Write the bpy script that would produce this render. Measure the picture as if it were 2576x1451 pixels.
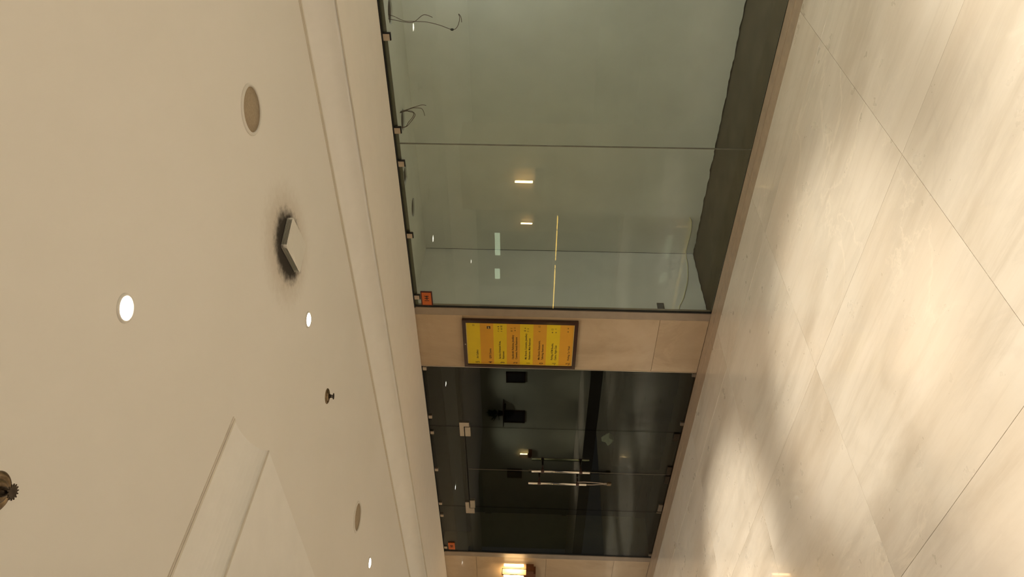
import bpy, bmesh, math, random
from mathutils import Vector, Matrix, noise as mnoise
random.seed(7)
for o in list(bpy.data.objects): bpy.data.objects.remove(o)
S = bpy.context.scene
COL = S.collection
R_ = math.radians

# ------------------------------------------------------------------ camera
# The photograph was taken with the phone on its side: the frame is turned a quarter turn.
D = 4.4665                      # distance from the shopfront
H = 1.5                         # eye height
YAW, PITCH, ROLL, FPX = 0.719286, 0.0275352, 0.0230836, 1822.72
def cam_axes():
    sy, cy, sp, cp = math.sin(YAW), math.cos(YAW), math.sin(PITCH), math.cos(PITCH)
    F = Vector((-sy*cp, cy*cp, sp)); R = Vector((cy, sy, 0)); U = R.cross(F)
    c, s = math.cos(ROLL), math.sin(ROLL)
    return F, c*R + s*U, -s*R + c*U
F, R, U = cam_axes()
cd = bpy.data.cameras.new('camera'); cam = bpy.data.objects.new('camera', cd); COL.objects.link(cam)
X, Y, Z = -U, R, -F
cam.matrix_world = Matrix(((X.x, Y.x, Z.x, 0), (X.y, Y.y, Z.y, -D), (X.z, Y.z, Z.z, H), (0, 0, 0, 1)))
cd.sensor_fit = 'HORIZONTAL'; cd.sensor_width = 36; cd.lens = 36*FPX/2576
cd.clip_start = 0.05; cd.clip_end = 200
S.camera = cam

# ------------------------------------------------------------------ world, exposure
w = bpy.data.worlds.new('world'); S.world = w; w.use_nodes = True
bg = w.node_tree.nodes['Background']; bg.inputs[0].default_value = (1.0, 0.93, 0.82, 1); bg.inputs[1].default_value = 0.09
S.view_settings.view_transform = 'Standard'; S.view_settings.look = 'None'
S.view_settings.exposure = -0.08; S.view_settings.gamma = 1.0
S.view_settings.use_curve_mapping = False
BEAM_W, SPILL_W = 240.0, 80.0   # each recessed downlight: reflector beam and wide spill
WARM = (1.0, 0.955, 0.88)
COOL = (0.95, 0.96, 0.93)

# ------------------------------------------------------------------ materials
def newmat(name):
    m = bpy.data.materials.new(name); m.use_nodes = True
    nt = m.node_tree; return m, nt, nt.nodes['Principled BSDF']
def link(nt, a, b): nt.links.new(a, b)
def node(nt, t, **kw):
    n = nt.nodes.new(t)
    for k, v in kw.items():
        if k in n.inputs: n.inputs[k].default_value = v
        else: setattr(n, k, v)
    return n
def ramp(nt, fac, stops):
    r = nt.nodes.new('ShaderNodeValToRGB'); e = r.color_ramp.elements
    while len(e) < len(stops): e.new(0.5)
    for i, (p, c) in enumerate(stops):
        e[i].position = p; e[i].color = (c, c, c, 1) if isinstance(c, (int, float)) else (*c, 1)
    link(nt, fac, r.inputs[0]); return r.outputs[0]
def mix(nt, fac, a, b, mode='MIX'):
    m = nt.nodes.new('ShaderNodeMix'); m.data_type = 'RGBA'; m.blend_type = mode
    for s, v in ((m.inputs[0], fac), (m.inputs[6], a), (m.inputs[7], b)):
        if hasattr(v, 'is_linked'): link(nt, v, s)
        elif isinstance(v, (int, float)): s.default_value = v
        else: s.default_value = (*v, 1)
    return m.outputs[2]
def coords(nt, scale=(1, 1, 1), rand=True, rot=(0, 0, 0)):
    g = node(nt, 'ShaderNodeNewGeometry'); out = g.outputs['Position']
    if rand:
        oi = node(nt, 'ShaderNodeObjectInfo'); mu = node(nt, 'ShaderNodeMath', operation='MULTIPLY')
        link(nt, oi.outputs['Random'], mu.inputs[0]); mu.inputs[1].default_value = 37.0
        ad = node(nt, 'ShaderNodeVectorMath', operation='ADD'); link(nt, out, ad.inputs[0]); link(nt, mu.outputs[0], ad.inputs[1]); out = ad.outputs[0]
    mp = node(nt, 'ShaderNodeMapping'); mp.inputs['Scale'].default_value = scale; mp.inputs['Rotation'].default_value = rot
    link(nt, out, mp.inputs[0]); return mp.outputs[0]
def noise(nt, vec, scale, detail=4, rough=0.55, dist=0.0):
    n = node(nt, 'ShaderNodeTexNoise'); n.inputs['Scale'].default_value = scale; n.inputs['Detail'].default_value = detail
    n.inputs['Roughness'].default_value = rough; n.inputs['Distortion'].default_value = dist
    link(nt, vec, n.inputs['Vector']); return n.outputs['Fac']
def plain(name, col, rough=0.5, metal=0.0, var=0.06, scale=8, spec=0.5, bump=0.0):
    m, nt, b = newmat(name); v = coords(nt, rand=False)
    n = noise(nt, v, scale, 5)
    lo = tuple(c*(1-var) for c in col); hi = tuple(min(1, c*(1+var)) for c in col)
    link(nt, ramp(nt, n, [(0.3, lo), (0.7, hi)]), b.inputs['Base Color'])
    b.inputs['Roughness'].default_value = rough; b.inputs['Metallic'].default_value = metal
    b.inputs['Specular IOR Level'].default_value = spec
    if bump:
        bp = node(nt, 'ShaderNodeBump'); bp.inputs['Strength'].default_value = bump; bp.inputs['Distance'].default_value = 0.002
        link(nt, noise(nt, v, scale*12, 3), bp.inputs['Height']); link(nt, bp.outputs[0], b.inputs['Normal'])
    return m
def emis(name, col, strength):
    m = bpy.data.materials.new(name); m.use_nodes = True; nt = m.node_tree
    nt.nodes.remove(nt.nodes['Principled BSDF'])
    e = node(nt, 'ShaderNodeEmission'); e.inputs[0].default_value = (*col, 1); e.inputs[1].default_value = strength
    link(nt, e.outputs[0], nt.nodes['Material Output'].inputs[0]); return m
def glass(name, tint):
    m = bpy.data.materials.new(name); m.use_nodes = True; nt = m.node_tree
    nt.nodes.remove(nt.nodes['Principled BSDF'])
    t = node(nt, 'ShaderNodeBsdfTransparent'); t.inputs[0].default_value = (*tint, 1)
    g = node(nt, 'ShaderNodeBsdfGlossy'); g.inputs['Roughness'].default_value = 0.0
    ge = node(nt, 'ShaderNodeNewGeometry'); io = node(nt, 'ShaderNodeMix')     # thin sheet: same reflectance from both faces
    link(nt, ge.outputs['Backfacing'], io.inputs[0]); io.inputs[2].default_value = 1.5; io.inputs[3].default_value = 1/1.5
    f = node(nt, 'ShaderNodeFresnel'); link(nt, io.outputs[0], f.inputs['IOR'])
    mx = node(nt, 'ShaderNodeMixShader'); link(nt, f.outputs[0], mx.inputs[0]); link(nt, t.outputs[0], mx.inputs[1]); link(nt, g.outputs[0], mx.inputs[2])
    link(nt, mx.outputs[0], nt.nodes['Material Output'].inputs[0]); return m
def marble(name, base, rough, vein=1.0, stretch=(1, 1, 1), rot=(0, 0, 0), coat=0.0, pits=True):
    m, nt, b = newmat(name)
    v = coords(nt, stretch, True, rot); vi = coords(nt, (1, 1, 1), True)
    big = noise(nt, v, 1.1, 6, 0.6, 0.8)
    dark = tuple(c*f for c, f in zip(base, (0.75, 0.715, 0.67))); light = tuple(min(1, c*f) for c, f in zip(base, (1.13, 1.15, 1.19)))
    col = ramp(nt, big, [(0.28, dark), (0.5, base), (0.74, light)])
    # pale and dark feathery streaks
    st = noise(nt, coords(nt, tuple(a*b_ for a, b_ in zip(stretch, (0.7, 2.4, 1))), True, rot), 2.6, 9, 0.72, 0.35)
    col = mix(nt, ramp(nt, st, [(0.50, 0.0), (0.72, 0.55*vein)]), col, light)
    col = mix(nt, ramp(nt, st, [(0.30, 0.5*vein), (0.46, 0.0)]), col, dark)
    # thin pale veins, only here and there
    where = ramp(nt, noise(nt, vi, 0.8, 2, 0.5), [(0.46, 0.0), (0.62, 1.0)])
    vn = noise(nt, coords(nt, (0.9, 1.5, 1), True, (0, 0, -0.5)), 1.3, 7, 0.6, 0.7)
    b1 = ramp(nt, vn, [(0.485, 0.0), (0.498, 0.42*vein), (0.502, 0.42*vein), (0.515, 0.0)])
    m1 = node(nt, 'ShaderNodeMath', operation='MULTIPLY'); link(nt, where, m1.inputs[0]); link(nt, b1, m1.inputs[1])
    col = mix(nt, m1.outputs[0], col, tuple(min(1, c*1.26) for c in base))
    vn2 = noise(nt, coords(nt, (0.6, 1.7, 1), True, (0, 0, 0.35)), 1.4, 7, 0.62, 0.8)
    col = mix(nt, ramp(nt, vn2, [(0.47, 0.0), (0.5, 0.16*vein), (0.53, 0.0)]), col, tuple(c*0.74 for c in base))
    # warm patches
    wp = noise(nt, vi, 0.9, 4, 0.5, 0.3)
    col = mix(nt, ramp(nt, wp, [(0.5, 0.0), (0.75, 0.35)]), col, (base[0]*0.96, base[1]*0.84, base[2]*0.72))
    if pits:   # little dark pits strung along a crack
        a = noise(nt, vi, 1.25, 4, 0.5, 0.9); c_ = noise(nt, vi, 95, 3, 0.6)
        band = ramp(nt, a, [(0.585, 0.0), (0.588, 1.0), (0.591, 1.0), (0.594, 0.0)])
        dots = ramp(nt, c_, [(0.63, 0.0), (0.72, 0.8)])
        mm = node(nt, 'ShaderNodeMath', operation='MULTIPLY'); link(nt, band, mm.inputs[0]); link(nt, dots, mm.inputs[1])
        m3 = node(nt, 'ShaderNodeMath', operation='MULTIPLY'); link(nt, mm.outputs[0], m3.inputs[0]); link(nt, where, m3.inputs[1])
        col = mix(nt, m3.outputs[0], col, tuple(c*0.35 for c in base))
    link(nt, col, b.inputs['Base Color'])
    rr = noise(nt, vi, 6, 4, 0.6)
    link(nt, ramp(nt, rr, [(0.3, rough*0.8), (0.7, rough*1.25)]), b.inputs['Roughness'])
    b.inputs['Specular IOR Level'].default_value = 0.5
    if coat: b.inputs['Coat Weight'].default_value = coat; b.inputs['Coat Roughness'].default_value = 0.03
    return m

M = {}
M['floor'] = marble('polished_beige_floor_marble', (0.585, 0.500, 0.385), 0.32, 1.0, (0.45, 1.9, 1), (0, 0, 0.12), coat=0.5)
M['thresh'] = plain('brown_threshold_stone', (0.33, 0.235, 0.15), 0.3, var=0.14, scale=14)
M['wallstone'] = marble('polished_beige_wall_marble', (0.53, 0.395, 0.25), 0.16, 0.5, (1, 1, 0.7), pits=False, coat=0.4)
M['grout'] = plain('sand_grout', (0.42, 0.34, 0.25), 0.9)
def ceiling_mat():
    m, nt, b = newmat('cream_ceiling_paint')
    g = node(nt, 'ShaderNodeNewGeometry').outputs['Position']
    n = noise(nt, g, 2.0, 4)
    col = ramp(nt, n, [(0.3, (0.84, 0.80, 0.725)), (0.7, (0.86, 0.82, 0.75))])
    # soot blown on to the paint around the louvred diffuser
    def blob(cx, cy, rx, ry, rot, lo, hi):
        mp = node(nt, 'ShaderNodeMapping', vector_type='TEXTURE'); mp.inputs['Location'].default_value = (cx, cy, 0); mp.inputs['Rotation'].default_value = (0, 0, rot); mp.inputs['Scale'].default_value = (rx, ry, 1)
        link(nt, g, mp.inputs[0])
        sx = node(nt, 'ShaderNodeSeparateXYZ'); link(nt, mp.outputs[0], sx.inputs[0])
        cb = node(nt, 'ShaderNodeCombineXYZ'); link(nt, sx.outputs[0], cb.inputs[0]); link(nt, sx.outputs[1], cb.inputs[1])
        ln = node(nt, 'ShaderNodeVectorMath', operation='LENGTH'); link(nt, cb.outputs[0], ln.inputs[0])
        nz = noise(nt, g, 26, 5, 0.65); ad = node(nt, 'ShaderNodeMath', operation='MULTIPLY_ADD'); link(nt, nz, ad.inputs[0]); ad.inputs[1].default_value = 0.45; link(nt, ln.outputs['Value'], ad.inputs[2])
        mr = node(nt, 'ShaderNodeMapRange'); link(nt, ad.outputs[0], mr.inputs[0]); mr.inputs[1].default_value = lo; mr.inputs[2].default_value = hi; mr.inputs[3].default_value = 1; mr.inputs[4].default_value = 0
        mr.interpolation_type = 'SMOOTHSTEP'
        return mr.outputs[0]
    halo = blob(-2.02, -1.90, 0.29, 0.25, -0.33, 0.6, 1.5)
    mm = node(nt, 'ShaderNodeMath', operation='MULTIPLY'); link(nt, halo, mm.inputs[0]); mm.inputs[1].default_value = 0.5
    col = mix(nt, mm.outputs[0], col, (0.42, 0.32, 0.21))
    core = blob(-2.040, -1.882, 0.205, 0.165, -0.33, 0.92, 1.34)
    mm2 = node(nt, 'ShaderNodeMath', operation='MULTIPLY'); link(nt, core, mm2.inputs[0]); mm2.inputs[1].default_value = 0.95
    col = mix(nt, mm2.outputs[0], col, (0.018, 0.015, 0.012))
    link(nt, col, b.inputs['Base Color']); b.inputs['Roughness'].default_value = 0.75; b.inputs['Specular IOR Level'].default_value = 0.2
    return m
M['ceil'] = ceiling_mat()
M['cove'] = plain('cream_cove_paint', (0.90, 0.87, 0.81), 0.7, var=0.02, spec=0.2)
M['soffit'] = plain('soffit_paint_warm_bounce', (0.91, 0.84, 0.745), 0.7, var=0.015, spec=0.2)  # warm bounce from the floor is worked into the soffit colour
M['bead'] = plain('cream_bead_paint', (0.76, 0.70, 0.60), 0.7, var=0.04, spec=0.2)
M['white'] = plain('white_plastic', (0.80, 0.76, 0.68), 0.4, var=0.03)
M['offwhite'] = plain('painted_plaster', (0.86, 0.85, 0.83), 0.85, var=0.05, scale=3, spec=0.15)
M['tan'] = plain('tan_speaker_mesh', (0.40, 0.32, 0.22), 0.8, var=0.12, scale=160, spec=0.2)
M['steel'] = plain('brushed_steel', (0.62, 0.53, 0.43), 0.32, 1.0, var=0.05, scale=20)
M['satin'] = plain('satin_fitting', (0.52, 0.43, 0.34), 0.42, 0.6, var=0.05, scale=20)
M['chrome'] = plain('polished_chrome', (0.82, 0.77, 0.68), 0.12, 1.0, var=0.02)
M['bronzedark'] = plain('dark_fitting', (0.10, 0.055, 0.04), 0.4, 0.5, var=0.1)
M['alu'] = plain('anodised_jamb', (0.40, 0.325, 0.25), 0.38, 0.5, var=0.06, scale=12)
M['bronzefit'] = plain('dull_bronze_fitting', (0.20, 0.155, 0.11), 0.5, 0.4, var=0.1)
M['black'] = plain('black_gasket_shade', (0.012, 0.011, 0.009), 0.7)
M['grey'] = plain('grey_channel', (0.20, 0.185, 0.14), 0.5, 0.4, var=0.15, scale=20)
M['brass'] = plain('aged_brass', (0.23, 0.165, 0.095), 0.38, 0.9, var=0.35, scale=60)
M['bronze'] = plain('blackened_bronze', (0.07, 0.052, 0.035), 0.42, 0.8, var=0.3, scale=60)
M['brown'] = plain('dark_brown_lacquer', (0.055, 0.024, 0.014), 0.12, var=0.12, scale=10, spec=0.6)
M['lampbrown'] = plain('copper_brown_metal', (0.20, 0.075, 0.03), 0.3, 0.4, var=0.15)
M['yellow'] = plain('yellow_print', (0.80, 0.575, 0.010), 0.35, var=0.03)
M['amber'] = plain('amber_print', (0.74, 0.36, 0.022), 0.35, var=0.03)
M['cream'] = plain('pale_yellow_edge', (0.85, 0.66, 0.22), 0.4, var=0.03)
M['ink'] = plain('dark_print', (0.035, 0.013, 0.006), 0.5)
M['fade'] = plain('faded_print', (0.25, 0.15, 0.012), 0.5)
M['orange'] = plain('orange_plate', (0.62, 0.135, 0.022), 0.4, var=0.05)
M['maroon'] = plain('maroon_edge', (0.075, 0.012, 0.008), 0.35)
M['dfloor'] = plain('bare_brown_screed', (0.095, 0.076, 0.051), 0.9, var=0.16, scale=5, spec=0.15, bump=0.3)
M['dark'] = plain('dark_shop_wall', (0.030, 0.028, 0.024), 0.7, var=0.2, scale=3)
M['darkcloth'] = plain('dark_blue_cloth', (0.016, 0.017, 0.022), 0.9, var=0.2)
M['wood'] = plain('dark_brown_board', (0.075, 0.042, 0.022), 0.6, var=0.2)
M['paper'] = plain('crumpled_paper', (0.80, 0.78, 0.72), 0.9, var=0.05)
M['wire'] = plain('brown_wire', (0.10, 0.045, 0.032), 0.5)
M['hole'] = plain('ceiling_void', (0.035, 0.028, 0.024), 0.95)
M['cord'] = plain('pale_cord', (0.85, 0.78, 0.50), 0.5)
M['lens'] = emis('downlight_lens', (1.0, 0.93, 0.80), 22)
M['tube'] = emis('warm_tube', (1.0, 0.68, 0.31), 110)
M['led'] = emis('amber_led', (1.0, 0.60, 0.10), 12.0)
M['winlit'] = emis('lit_window', (0.72, 0.9, 0.62), 4.5)
M['glass'] = glass('green_tinted_glass', (0.875, 0.91, 0.86))
M['glass_dark'] = glass('grey_tinted_glass', (0.62, 0.66, 0.60))
M['glass_clear'] = glass('clear_glass', (0.96, 0.97, 0.95))
M['farwall'] = plain('olive_far_wall', (0.60, 0.60, 0.45), 0.8, var=0.08, scale=2)
M['leaf'] = plain('plant_leaf', (0.03, 0.06, 0.02), 0.5)
M['picture'] = plain('dark_picture', (0.035, 0.03, 0.028), 0.5)

# ------------------------------------------------------------------ builders
OFF = {}
def _link(name, me, parent, org):
    o = bpy.data.objects.new(name, me); COL.objects.link(o)
    if parent is not None: o.parent = parent; OFF[o.name] = OFF[parent.name]
    else: o.location = org; OFF[o.name] = Vector(org)
    return o
def mesh(name, verts, faces, mat, parent=None, smooth=False, mats=None):
    vs = [Vector(v) for v in verts]
    if parent is not None: org = OFF[parent.name]
    else:
        lo = [min(v[i] for v in vs) for i in range(3)]; hi = [max(v[i] for v in vs) for i in range(3)]
        org = Vector(((lo[0]+hi[0])/2, (lo[1]+hi[1])/2, lo[2]))
    me = bpy.data.meshes.new(name); me.from_pydata([v-org for v in vs], [], faces); me.update()
    bm = bmesh.new(); bm.from_mesh(me); bmesh.ops.recalc_face_normals(bm, faces=bm.faces); bm.to_mesh(me); bm.free()
    me.materials.append(mat)
    if smooth: me.polygons.foreach_set('use_smooth', [True]*len(me.polygons))
    return _link(name, me, parent, org)
def empty(name, loc):
    o = bpy.data.objects.new(name, None); COL.objects.link(o); o.location = loc; o.empty_display_size = 0.05
    OFF[o.name] = Vector(loc); return o
BOXF = [(0, 3, 2, 1), (4, 5, 6, 7), (0, 1, 5, 4), (1, 2, 6, 5), (2, 3, 7, 6), (3, 0, 4, 7)]
def boxv(x0, x1, y0, y1, z0, z1):
    x0, x1 = sorted((x0, x1)); y0, y1 = sorted((y0, y1)); z0, z1 = sorted((z0, z1))
    return [(x0, y0, z0), (x1, y0, z0), (x1, y1, z0), (x0, y1, z0), (x0, y0, z1), (x1, y0, z1), (x1, y1, z1), (x0, y1, z1)]
def box(name, x0, x1, y0, y1, z0, z1, mat, parent=None, bev=0.0):
    o = mesh(name, boxv(x0, x1, y0, y1, z0, z1), BOXF, mat, parent)
    if bev:
        bm = bmesh.new(); bm.from_mesh(o.data)
        bmesh.ops.bevel(bm, geom=bm.edges[:], offset=bev, segments=2, affect='EDGES'); bm.to_mesh(o.data); bm.free()
    return o
def boxes(name, lst, mat, parent=None):
    v, f = [], []
    for b in lst:
        k = len(v); v += boxv(*b); f += [tuple(i+k for i in q) for q in BOXF]
    return mesh(name, v, f, mat, parent)
def lathe(name, cx, cy, prof, mat, parent=None, n=32, smooth=True, cap=True):
    v, f = [], []
    for r, z in prof:
        for i in range(n):
            a = 2*math.pi*i/n; v.append((cx+r*math.cos(a), cy+r*math.sin(a), z))
    for j in range(len(prof)-1):
        for i in range(n): f.append((j*n+i, j*n+(i+1) % n, (j+1)*n+(i+1) % n, (j+1)*n+i))
    if cap:
        f.append(tuple(range(n))); f.append(tuple((len(prof)-1)*n+i for i in range(n)))
    o = mesh(name, v, f, mat, parent, smooth)
    if smooth:
        for p in o.data.polygons:
            if len(p.vertices) > 4: p.use_smooth = False
    return o
def smooth_path(pts, k=6):
    P = [Vector(p) for p in pts]; out = []
    for i in range(len(P)-1):
        a, b, c, d = P[max(i-1, 0)], P[i], P[i+1], P[min(i+2, len(P)-1)]
        for s in range(k):
            t = s/k
            out.append(0.5*((2*b)+(c-a)*t+(2*a-5*b+4*c-d)*t*t+(3*b-a-3*c+d)*t**3))
    out.append(P[-1]); return out
def tube(name, pts, r, mat, parent=None, n=8, smooth=True, path=True):
    P = smooth_path(pts) if path and len(pts) > 2 else [Vector(p) for p in pts]
    v, f = [], []; up = Vector((0.31, 0.2, 0.93))
    for i, p in enumerate(P):
        t = (P[min(i+1, len(P)-1)]-P[max(i-1, 0)]).normalized()
        a = t.cross(up)
        if a.length < 1e-3: a = t.cross(Vector((1, 0, 0)))
        a.normalize(); b = t.cross(a)
        for j in range(n):
            an = 2*math.pi*j/n; v.append(p+r*(math.cos(an)*a+math.sin(an)*b))
    for i in range(len(P)-1):
        for j in range(n): f.append((i*n+j, i*n+(j+1) % n, (i+1)*n+(j+1) % n, (i+1)*n+j))
    f.append(tuple(range(n))); f.append(tuple((len(P)-1)*n+j for j in range(n)))
    return mesh(name, v, f, mat, parent, smooth)
def prism_x(name, prof, x0, x1, mat, parent=None, smooth=False):       # closed (y,z) profile swept along x
    n = len(prof); v = [(x0, y, z) for y, z in prof]+[(x1, y, z) for y, z in prof]
    f = [(i, (i+1) % n, n+(i+1) % n, n+i) for i in range(n)]+[tuple(range(n)), tuple(range(n, 2*n))]
    return mesh(name, v, f, mat, parent, smooth)
def prism_y(name, prof, y0, y1, mat, parent=None):                     # closed (x,z) profile swept along y
    n = len(prof); v = [(x, y0, z) for x, z in prof]+[(x, y1, z) for x, z in prof]
    f = [(i, (i+1) % n, n+(i+1) % n, n+i) for i in range(n)]+[tuple(range(n)), tuple(range(n, 2*n))]
    return mesh(name, v, f, mat, parent)
def tag(o, label, cat, group=None):
    o['label'] = label; o['category'] = cat
    if group: o['group'] = group
    return o
def struct(o, label=None, cat=None):
    o['kind'] = 'structure'
    if label: o['label'] = label
    if cat: o['category'] = cat
    return o
def dup(root, loc, rotz=0.0):
    r = root.copy(); COL.objects.link(r); r.location = loc; r.rotation_euler = (0, 0, rotz); OFF[r.name] = Vector(loc)
    for ch in [c for c in root.children if c.type != 'LIGHT']:
        c = ch.copy(); COL.objects.link(c); c.parent = r
        for g in list(ch.children):
            d = g.copy(); COL.objects.link(d); d.parent = c
    return r
def lettering(name, s, x, y, z, size, mat, parent, sx=1.0, depth=0.0006, align='LEFT', bold=0.0):
    cu = bpy.data.curves.new('t', 'FONT'); cu.body = s; cu.size = size; cu.offset = bold; cu.extrude = depth/2; cu.align_x = align; cu.resolution_u = 3
    t = bpy.data.objects.new('t', cu); COL.objects.link(t); bpy.context.view_layer.update()
    me = bpy.data.meshes.new_from_object(t.evaluated_get(bpy.context.evaluated_depsgraph_get()))
    bpy.data.objects.remove(t); bpy.data.curves.remove(cu)
    org = OFF[parent.name]
    for v in me.vertices: v.co = Vector((x+v.co.x*sx, y-v.co.z, z+v.co.y))-org
    me.materials.clear(); me.materials.append(mat); me.name = name
    return _link(name, me, parent, org)

ZS, ZC = 2.487, 2.617           # soffit over the shopfront, ceiling
XL, XR = -13.0, 5.0             # length of the corridor that is built
YB = -5.6                       # back edge of the corridor, open atrium beyond

# ================================================================== FLOOR
floor = struct(box('floor', XL, XR, YB, -0.0, -0.22, -0.004, M['grout']), 'polished beige marble tile floor of the corridor', 'floor')
TX, TY = 1.279, 1.172
tile_mesh = {}
def tile(x0, x1, y0, y1, parent, mat, name='tile', top=0.0):
    key = (round(x1-x0, 3), round(y1-y0, 3), mat.name, name)
    cx, cy = (x0+x1)/2, (y0+y1)/2
    if key not in tile_mesh:
        hx, hy, c = (x1-x0)/2, (y1-y0)/2, 0.0007
        v = boxv(-hx, hx, -hy, hy, -0.012, 0.0)
        v = v[:4]+[(x, y, -c) for x, y, z in v[4:]]+[(-hx+c, -hy+c, 0), (hx-c, -hy+c, 0), (hx-c, hy-c, 0), (-hx+c, hy-c, 0)]
        f = [(0, 3, 2, 1), (0, 1, 5, 4), (1, 2, 6, 5), (2, 3, 7, 6), (3, 0, 4, 7), (4, 5, 9, 8), (5, 6, 10, 9), (6, 7, 11, 10), (7, 4, 8, 11), (8, 9, 10, 11)]
        me = bpy.data.meshes.new(name); me.from_pydata(v, [], f); me.update(); me.materials.append(mat); tile_mesh[key] = me
    o = bpy.data.objects.new(name, tile_mesh[key]); COL.objects.link(o); o.parent = parent
    o.location = Vector((cx, cy, top))-OFF[parent.name]; OFF[o.name] = OFF[parent.name]
    return o
g = 0.0008
yj = [-0.238, -0.648, -1.820, -2.992, -4.164, -5.336]
yj.append(YB)
for j in range(len(yj)-1):
    k = 0; x = -1.541+TX*5
    while x > XL:
        x1 = max(x-TX, XL); tile(x1+g, x-g, yj[j+1]+g, yj[j]-g, floor, M['floor']); x -= TX
# darker threshold strips along the shopfront
for (ya, yb_, seg) in ((-0.002, -0.108, 1.55), (-0.1125, -0.2365, 1.55)):
    x = -1.2+seg*4
    while x > XL:
        tile(max(x-seg, XL)+0.0006, x-0.0006, yb_, ya, floor, M['thresh'], 'threshold_slab'); x -= seg

# ================================================================== CEILING
ceil = struct(box('ceiling', XL, XR, YB, -1.02, ZC, ZC+0.12, M['ceil']), 'cream painted ceiling with a sooty patch round the diffuser', 'ceiling')
box('slab', XL, XR, YB, 3.5, 2.75, 2.9, M['grout'], ceil)  # unseen cover added to keep world light from leaking in above
rc = ZC-ZS; ye = -0.92
prof = [(ye-rc+rc*math.cos(a), ZS+rc*math.sin(a)) for a in [i*math.pi/2/10 for i in range(11)]]
cove = prism_x('cove', prof+[(ye-rc, ZC+0.05), (ye+0.001, ZC+0.05)], XL, XR, M['cove'], ceil)
for p in cove.data.polygons:
    if abs(p.normal.x) < 0.5 and p.normal.z < 0.2: p.use_smooth = True
box('soffit', XL, XR, ye+0.002, -0.012, ZS, ZS+0.13, M['soffit'], ceil)
boxes('bead', [(XL, XR, ye-rc-0.006, ye-rc-0.022, ZC-0.006, ZC+0.01), (XL, XR, ye-rc-0.030, ye-rc-0.036, ZC-0.004, ZC+0.01)], M['bead'], ceil)
boxes('soffit_bead', [(XL, XR, ye-0.001, ye+0.006, ZS-0.003, ZS+0.004)], M['bead'], ceil)
# dropped bulkhead box round the columns, coved on its open end
xb, yb0 = -2.376, -2.764; zb = 2.528; r1x, r1z = 0.183, ZC-zb
# pr runs from the lower edge (vertical tangent) to the ceiling (flat tangent)
pr = [(xb+r1x*(1-math.cos(a)), zb+r1z*math.sin(a)) for a in [i*math.pi/2/12 for i in range(13)]]
bk = prism_y('bulkhead_cove', pr+[(xb+r1x, ZC+0.05), (xb-0.002, ZC+0.05)], YB, yb0, M['cove'], ceil)
box('bulkhead', XL, xb-0.003, YB, yb0, zb, ZC+0.05, M['cove'], ceil)
boxes('bulkhead_bead', [(xb+r1x+0.004, xb+r1x+0.016, YB, yb0, ZC-0.005, ZC+0.01), (xb+r1x+0.022, xb+r1x+0.027, YB, yb0, ZC-0.004, ZC+0.01),
                        (xb-0.004, xb+0.003, YB, yb0, zb-0.003, zb+0.003)], M['bead'], ceil)

# ================================================================== WALLS / PIERS
PX1, PX0 = -4.225, -4.866       # middle pier
w_mid = struct(box('wall_middle', PX0, PX1, 0.012, 0.88, -0.2, ZS+0.2, M['grout']), 'beige marble pier between the two shopfronts', 'wall')
def panel(x0, x1, z0, z1, parent, y=0.0, name='panel'):
    return box(name, x0+0.0012, x1-0.0012, y, y+0.02, z0+0.0012, z1-0.0012, M['wallstone'], parent, 0.0015)
for z0, z1 in ((0.0, 0.412), (0.412, 2.085), (2.085, ZS+0.05)): panel(PX0, PX1, z0, z1, w_mid)
w_left = struct(box('wall_left', XL, -8.245, 0.012, 0.6, -0.2, ZS+0.2, M['grout']), 'marble clad pier at the end beyond the dark shop', 'wall')
for z0, z1 in ((0.0, 0.43), (0.43, 1.252), (1.252, 2.105), (2.105, ZS+0.05)):
    for xa, xb_ in ((-9.60, -8.245), (-10.95, -9.60), (-12.3, -10.95), (XL, -12.3)): panel(xa, xb_, z0, z1, w_left)
# anodised jambs
jm = struct(box('trim_1', -4.225, -4.142, -0.004, 0.05, 0.0, ZS+0.01, M['alu'], None, 0.002), 'brown anodised jamb beside the green shop window', 'trim')
jl = struct(box('trim_2', -8.245, -8.152, -0.004, 0.05, 0.0, ZS+0.01, M['alu'], None, 0.002), 'brown anodised jamb beside the dark shopfront', 'trim')
je = struct(box('trim_3', -4.874, -4.864, -0.002, 0.05, 0.0, ZS+0.01, M['cream'] if False else M['steel'], None), 'thin bright edge strip of the middle pier', 'trim')

# ================================================================== DISPLAY ROOM BEHIND WINDOW 144
YD = 0.88
def rough_edge(x0, x1, z0, z1, y0, y1, n, axis, amp):
    v, f = [], []
    for i in range(n+1):
        t = i/n; a = x0+(x1-x0)*t; zz = z0+amp*(mnoise.noise(Vector((a*9, 3.1, 0)))+0.6*mnoise.noise(Vector((a*31, 7.7, 0))))
        for (y, z) in ((y0, zz), (y0, z1), (y1, z1), (y1, zz)): v.append((a, y, z) if axis == 'x' else (y, a, z))
    for i in range(n):
        for j in range(4): f.append((i*4+j, i*4+(j+1) % 4, i*4+4+(j+1) % 4, i*4+4+j))
    f += [(0, 1, 2, 3), (n*4, n*4+1, n*4+2, n*4+3)]
    return v, f
v, f = rough_edge(-4.2, 2.0, 0.010, 2.52, YD, YD+0.1, 240, 'x', 0.010)
struct(mesh('wall_display_back', v, f, M['offwhite']), 'plastered back wall of the empty window display', 'wall')
v, f = rough_edge(0.02, YD, 0.010, 2.52, -4.225, -4.205, 40, 'y', 0.008)
struct(mesh('wall_display_left', v, f, M['offwhite']), 'plastered left side wall of the empty window display', 'wall')
struct(box('wall_display_right', 2.0, 2.1, 0.02, YD+0.1, -0.1, 2.6, M['offwhite']), 'plastered right side wall of the empty window display', 'wall')
struct(box('floor_display', -4.225, 2.0, 0.02, YD+0.1, -0.15, -0.001, M['dfloor']), 'dark bare screed floor of the empty window display', 'floor')
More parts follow.
